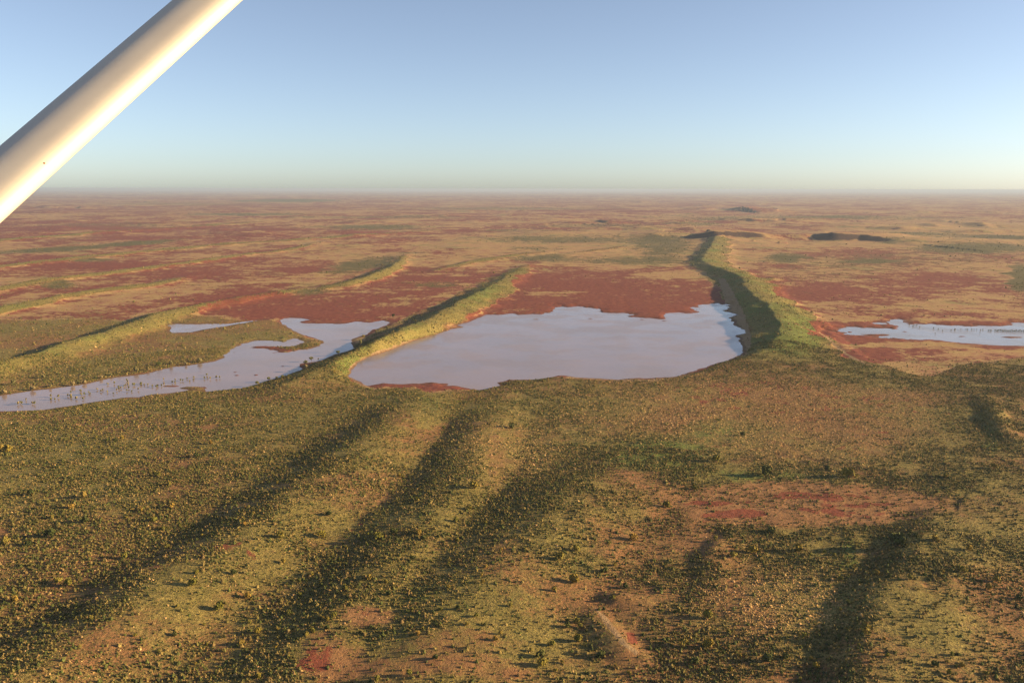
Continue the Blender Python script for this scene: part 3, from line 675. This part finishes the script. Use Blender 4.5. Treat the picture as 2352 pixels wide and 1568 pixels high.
DU = [(574.2+1070/5.461, 631.6+1222/5.461, 7), (574.2+1210/5.461, 631.6+1355/5.461, 7)]
x, y, z = settle_many(DU)
put_plant('bush', 'bush', x[0], y[0], z[0]-.05, 1.9, 2.2, 'lone olive bush on the pale dune tip, left of the big lake', 'bush', None, 'olive')
put_plant('bush', 'bush', x[1], y[1], z[1]-.05, 1.9, 1.6, 'lone low bush on the sand below the western tip of the big lake', 'bush', None, 'dark')
# saplings standing in the flood water
def saplings(L, rad, tall, label, group, name, cat):
    for (px, py) in L:
        gx, gy = unproj(px, py, 0.)
        o = link(name, random.choice(SAPL), None, (float(gx), float(gy), -.1), label=label, category=cat, group=group)
        k = random.uniform(.75, 1.35); o.rotation_euler = (0, 0, random.uniform(0, 6)); o.scale = (rad*k, rad*k, tall*random.uniform(.8, 1.2))
FL = [(a/4.55, 775.2+b/4.55) for a, b in [(215,695),(235,705),(195,710),(275,665),(365,705),(345,700),(535,630),(537,660),(580,660),(615,635),(745,620),(745,585),(750,640),(805,650),(850,570),(855,610),(885,605),(930,590),(945,600),(1080,560),(1060,575),(1130,580),(1240,530),(1250,550),(1270,540),(1300,520),(1320,510),(1345,500),(1350,540),(1330,570),(1380,575),(1395,508),(1410,505),(1480,490),(1475,505),(1510,505),(1550,505),(1595,520),(1640,530),(1650,515),(1690,515),(1720,500),(1805,480),(1830,480),(1835,460),(1890,460),(1915,462),(1960,440),(2030,430),(2025,450),(1985,465),(2140,435),(2170,400),(2175,430),(2200,440),(2265,430),(2300,430),(1715,450),(1130,500),(1200,490),(870,655),(1020,555),(715,620),(1190,600),(1330,460),(1340,480),(1225,565),(1450,555)]]
saplings(FL, 1.25, 1.9, 'small leafy sapling standing in the shallow water of the narrow left lake', 'saplings standing in the left lake', 'sapling', 'sapling')
FR = [(1837.5+a/4.571, 660.4+b/4.571) for a, b in [(1150,392),(1190,398),(1210,396),(1230,392),(1188,408),(1405,424),(1455,432),(1500,452),(1590,443),(1625,442),(1630,434),(1690,434),(1745,434),(1760,436),(1805,434),(1830,436),(1860,434),(1900,440),(1922,438),(1890,474),(1980,448),(1995,448),(2010,448),(1260,412),(1420,480)]]
saplings(FR, .9, 1.5, 'thin drowned sapling standing in the shallow water of the right lake', 'saplings standing in the right lake', 'sapling', 'sapling')
FD = [(2286.5 + 2.15*k + random.uniform(-1, 1), 758.2 + random.uniform(-1.2, 2.2)) for k in range(42)]
saplings(FD, 1.0, 1.5, 'green reed clump in the row crossing the water at the right edge', 'reed clumps at the right edge', 'reed_clump', 'reeds')
# smaller shrubs of the near plain, one object each: the nearest ones
def small_shrubs(n):
    px = rng.uniform(10, 2340, 4000); py = 1568 - 560*rng.uniform(0, 1, 4000)**1.35
    x, y = unproj(px, py); z, rh, sd = height(x, y, True); M = masks(x, y, rh, sd)
    ok = (M[6] < .5) & (M[0] < .9); x, y, z, px, py = x[ok][:n], y[ok][:n], z[ok][:n], px[ok][:n], py[ok][:n]
    for i in range(len(x)):
        c = random.choice(['olive', 'olive', 'dark', 'grey', 'yellow']); s = random.uniform(.8, 1.25)
        where = ('lower left' if px[i] < 784 else 'lower middle' if px[i] < 1568 else 'lower right') if py[i] > 1280 else ('left' if px[i] < 784 else 'middle' if px[i] < 1568 else 'right')
        o = link('shrub', BUSH[c][i % 4][0], None, (x[i], y[i], z[i]-.05), label=f'small {NAMEC[c]} shrub among the scrub in the {where} of the near plain', category='shrub', group=f'small {NAMEC[c]} shrubs in the {where} of the near plain')
        o.scale = (s, s, s*random.uniform(.9, 1.3)); o.rotation_euler = (0, 0, random.uniform(0, 6.28))
small_shrubs(150)

# ------------------------------------------------------------------ the wing strut of the aircraft
def build_strut():
    m, t, b = new_mat('strut_paint')
    geo = N(t, 'ShaderNodeNewGeometry')
    n = noise(t, geo.outputs['Position'], 9, 4, .6)
    t.links.new(mix(t, ramp01(t, n, .3, .8), (.64, .565, .45), (.58, .51, .41)), b.inputs['Base Color'])
    b.inputs['Roughness'].default_value = .6
    def pt(px, py, d):
        a = (px-CX)/F*d; u = -(py-CY)/F*d
        return Vector((a, d*cp + u*sp, H - d*sp + u*cp))
    P1 = pt(0, 420, 1.6); P2 = pt(476, 0, 2.0)
    ax = (P2-P1).normalized()
    A = P1 - ax*1.35; B = P2 + ax*3.0
    mid = (P1+P2)/2; view = (mid - Vector((0, 0, H))).normalized()
    side = ax.cross(view).normalized()              # across the strut as seen, towards lower right
    if side.x < 0: side = -side
    depth = ax.cross(side).normalized()
    if depth.dot(view) < 0: depth = -depth
    # streamlined section (across, towards the cabin) with softly rounded shoulders
    prof = [(-.0675, 0), (-.042, .068), (.027, .160), (.063, .150), (.070, .125), (.0, -.005), (-.05, -.025)]
    for _ in range(4):
        q = []
        for i in range(len(prof)):
            p0, p1 = prof[i], prof[(i+1) % len(prof)]; f = .23
            q += [(p0[0]*(1-f)+p1[0]*f, p0[1]*(1-f)+p1[1]*f), (p0[0]*f+p1[0]*(1-f), p0[1]*f+p1[1]*(1-f))]
        prof = q
    n_ = len(prof); V = []; Fc = []; secs = 24; c = STRUT_SIZE
    for k in range(secs+1):
        o = A + (B-A)*(k/secs)
        for u, v in prof: V.append(tuple(o + side*(u*c) - depth*(v*c)))
    for k in range(secs):
        for i in range(n_):
            j = (i+1) % n_; Fc.append((k*n_+i, k*n_+j, (k+1)*n_+j, (k+1)*n_+i))
    root = bpy.data.objects.new('wing_strut', None); COL.objects.link(root); root.location = P1; root.empty_display_size = .1
    root['label'] = 'cream painted streamlined aircraft wing strut crossing the upper left corner'; root['category'] = 'wing strut'
    me = bpy.data.meshes.new('strut_tube'); me.from_pydata([tuple(Vector(v)-P1) for v in V], [], Fc + [tuple(range(n_))[::-1], tuple(range(secs*n_, (secs+1)*n_))]); me.materials.append(m)
    me.polygons.foreach_set('use_smooth', [True]*len(Fc) + [False]*2); me.update()
    link('strut_tube', me, root)
    # a small rusty rivet head on the face that looks at the window
    m2, t2, b2 = new_mat('rust'); b2.inputs['Base Color'].default_value = (.16, .06, .025, 1); b2.inputs['Roughness'].default_value = .8
    c0 = pt(102, 377, 1.0); d = (c0 - Vector((0, 0, H))).normalized()
    best = None
    import mathutils
    bvh = mathutils.bvhtree.BVHTree.FromPolygons([Vector(v) for v in V], Fc)
    hit, nrm, _, _ = bvh.ray_cast(Vector((0, 0, H)), d)
    if hit:
        if nrm.dot(d) > 0: nrm = -nrm
        u = nrm.orthogonal().normalized(); v = nrm.cross(u); VV = []; FF = []
        for a, (rr, hh) in enumerate(((.0019, 0), (.0015, .0007), (.0007, .001))):
            for k in range(10): VV.append(tuple(hit - P1 + u*rr*math.cos(k*.6283) + v*rr*math.sin(k*.6283) + nrm*(hh+.0001)))
        for a in range(2):
            for k in range(10): FF.append((a*10+k, a*10+(k+1) % 10, a*10+10+(k+1) % 10, a*10+10+k))
        FF.append(tuple(range(20, 30)))
        me = bpy.data.meshes.new('rivet'); me.from_pydata(VV, [], FF); me.materials.append(m2); me.update()
        link('rivet', me, root, label='small rusty rivet head')
STRUT_SIZE = 0.72
build_strut()

# ------------------------------------------------------------------ haze
def haze():
    m = bpy.data.materials.new('haze'); m.use_nodes = True; t = m.node_tree; t.nodes.clear()
    o = t.nodes.new('ShaderNodeOutputMaterial'); v = t.nodes.new('ShaderNodeVolumePrincipled')
    v.inputs['Density'].default_value = 4.6e-5; v.inputs['Color'].default_value = (.43, .52, .66, 1); v.inputs['Anisotropy'].default_value = .1
    t.links.new(v.outputs[0], o.inputs['Volume'])
    L = 100000; z0, z1 = -25, H + 6
    V = [(sx*L, sy*L, z) for z in (z0, z1) for sx, sy in ((-1, -1), (1, -1), (1, 1), (-1, 1))]
    Q = [(3, 2, 1, 0), (4, 5, 6, 7), (0, 1, 5, 4), (1, 2, 6, 5), (2, 3, 7, 6), (3, 0, 4, 7)]
    link('haze', mesh_np('haze', V, Q, m, quads=True), kind='stuff')
haze()
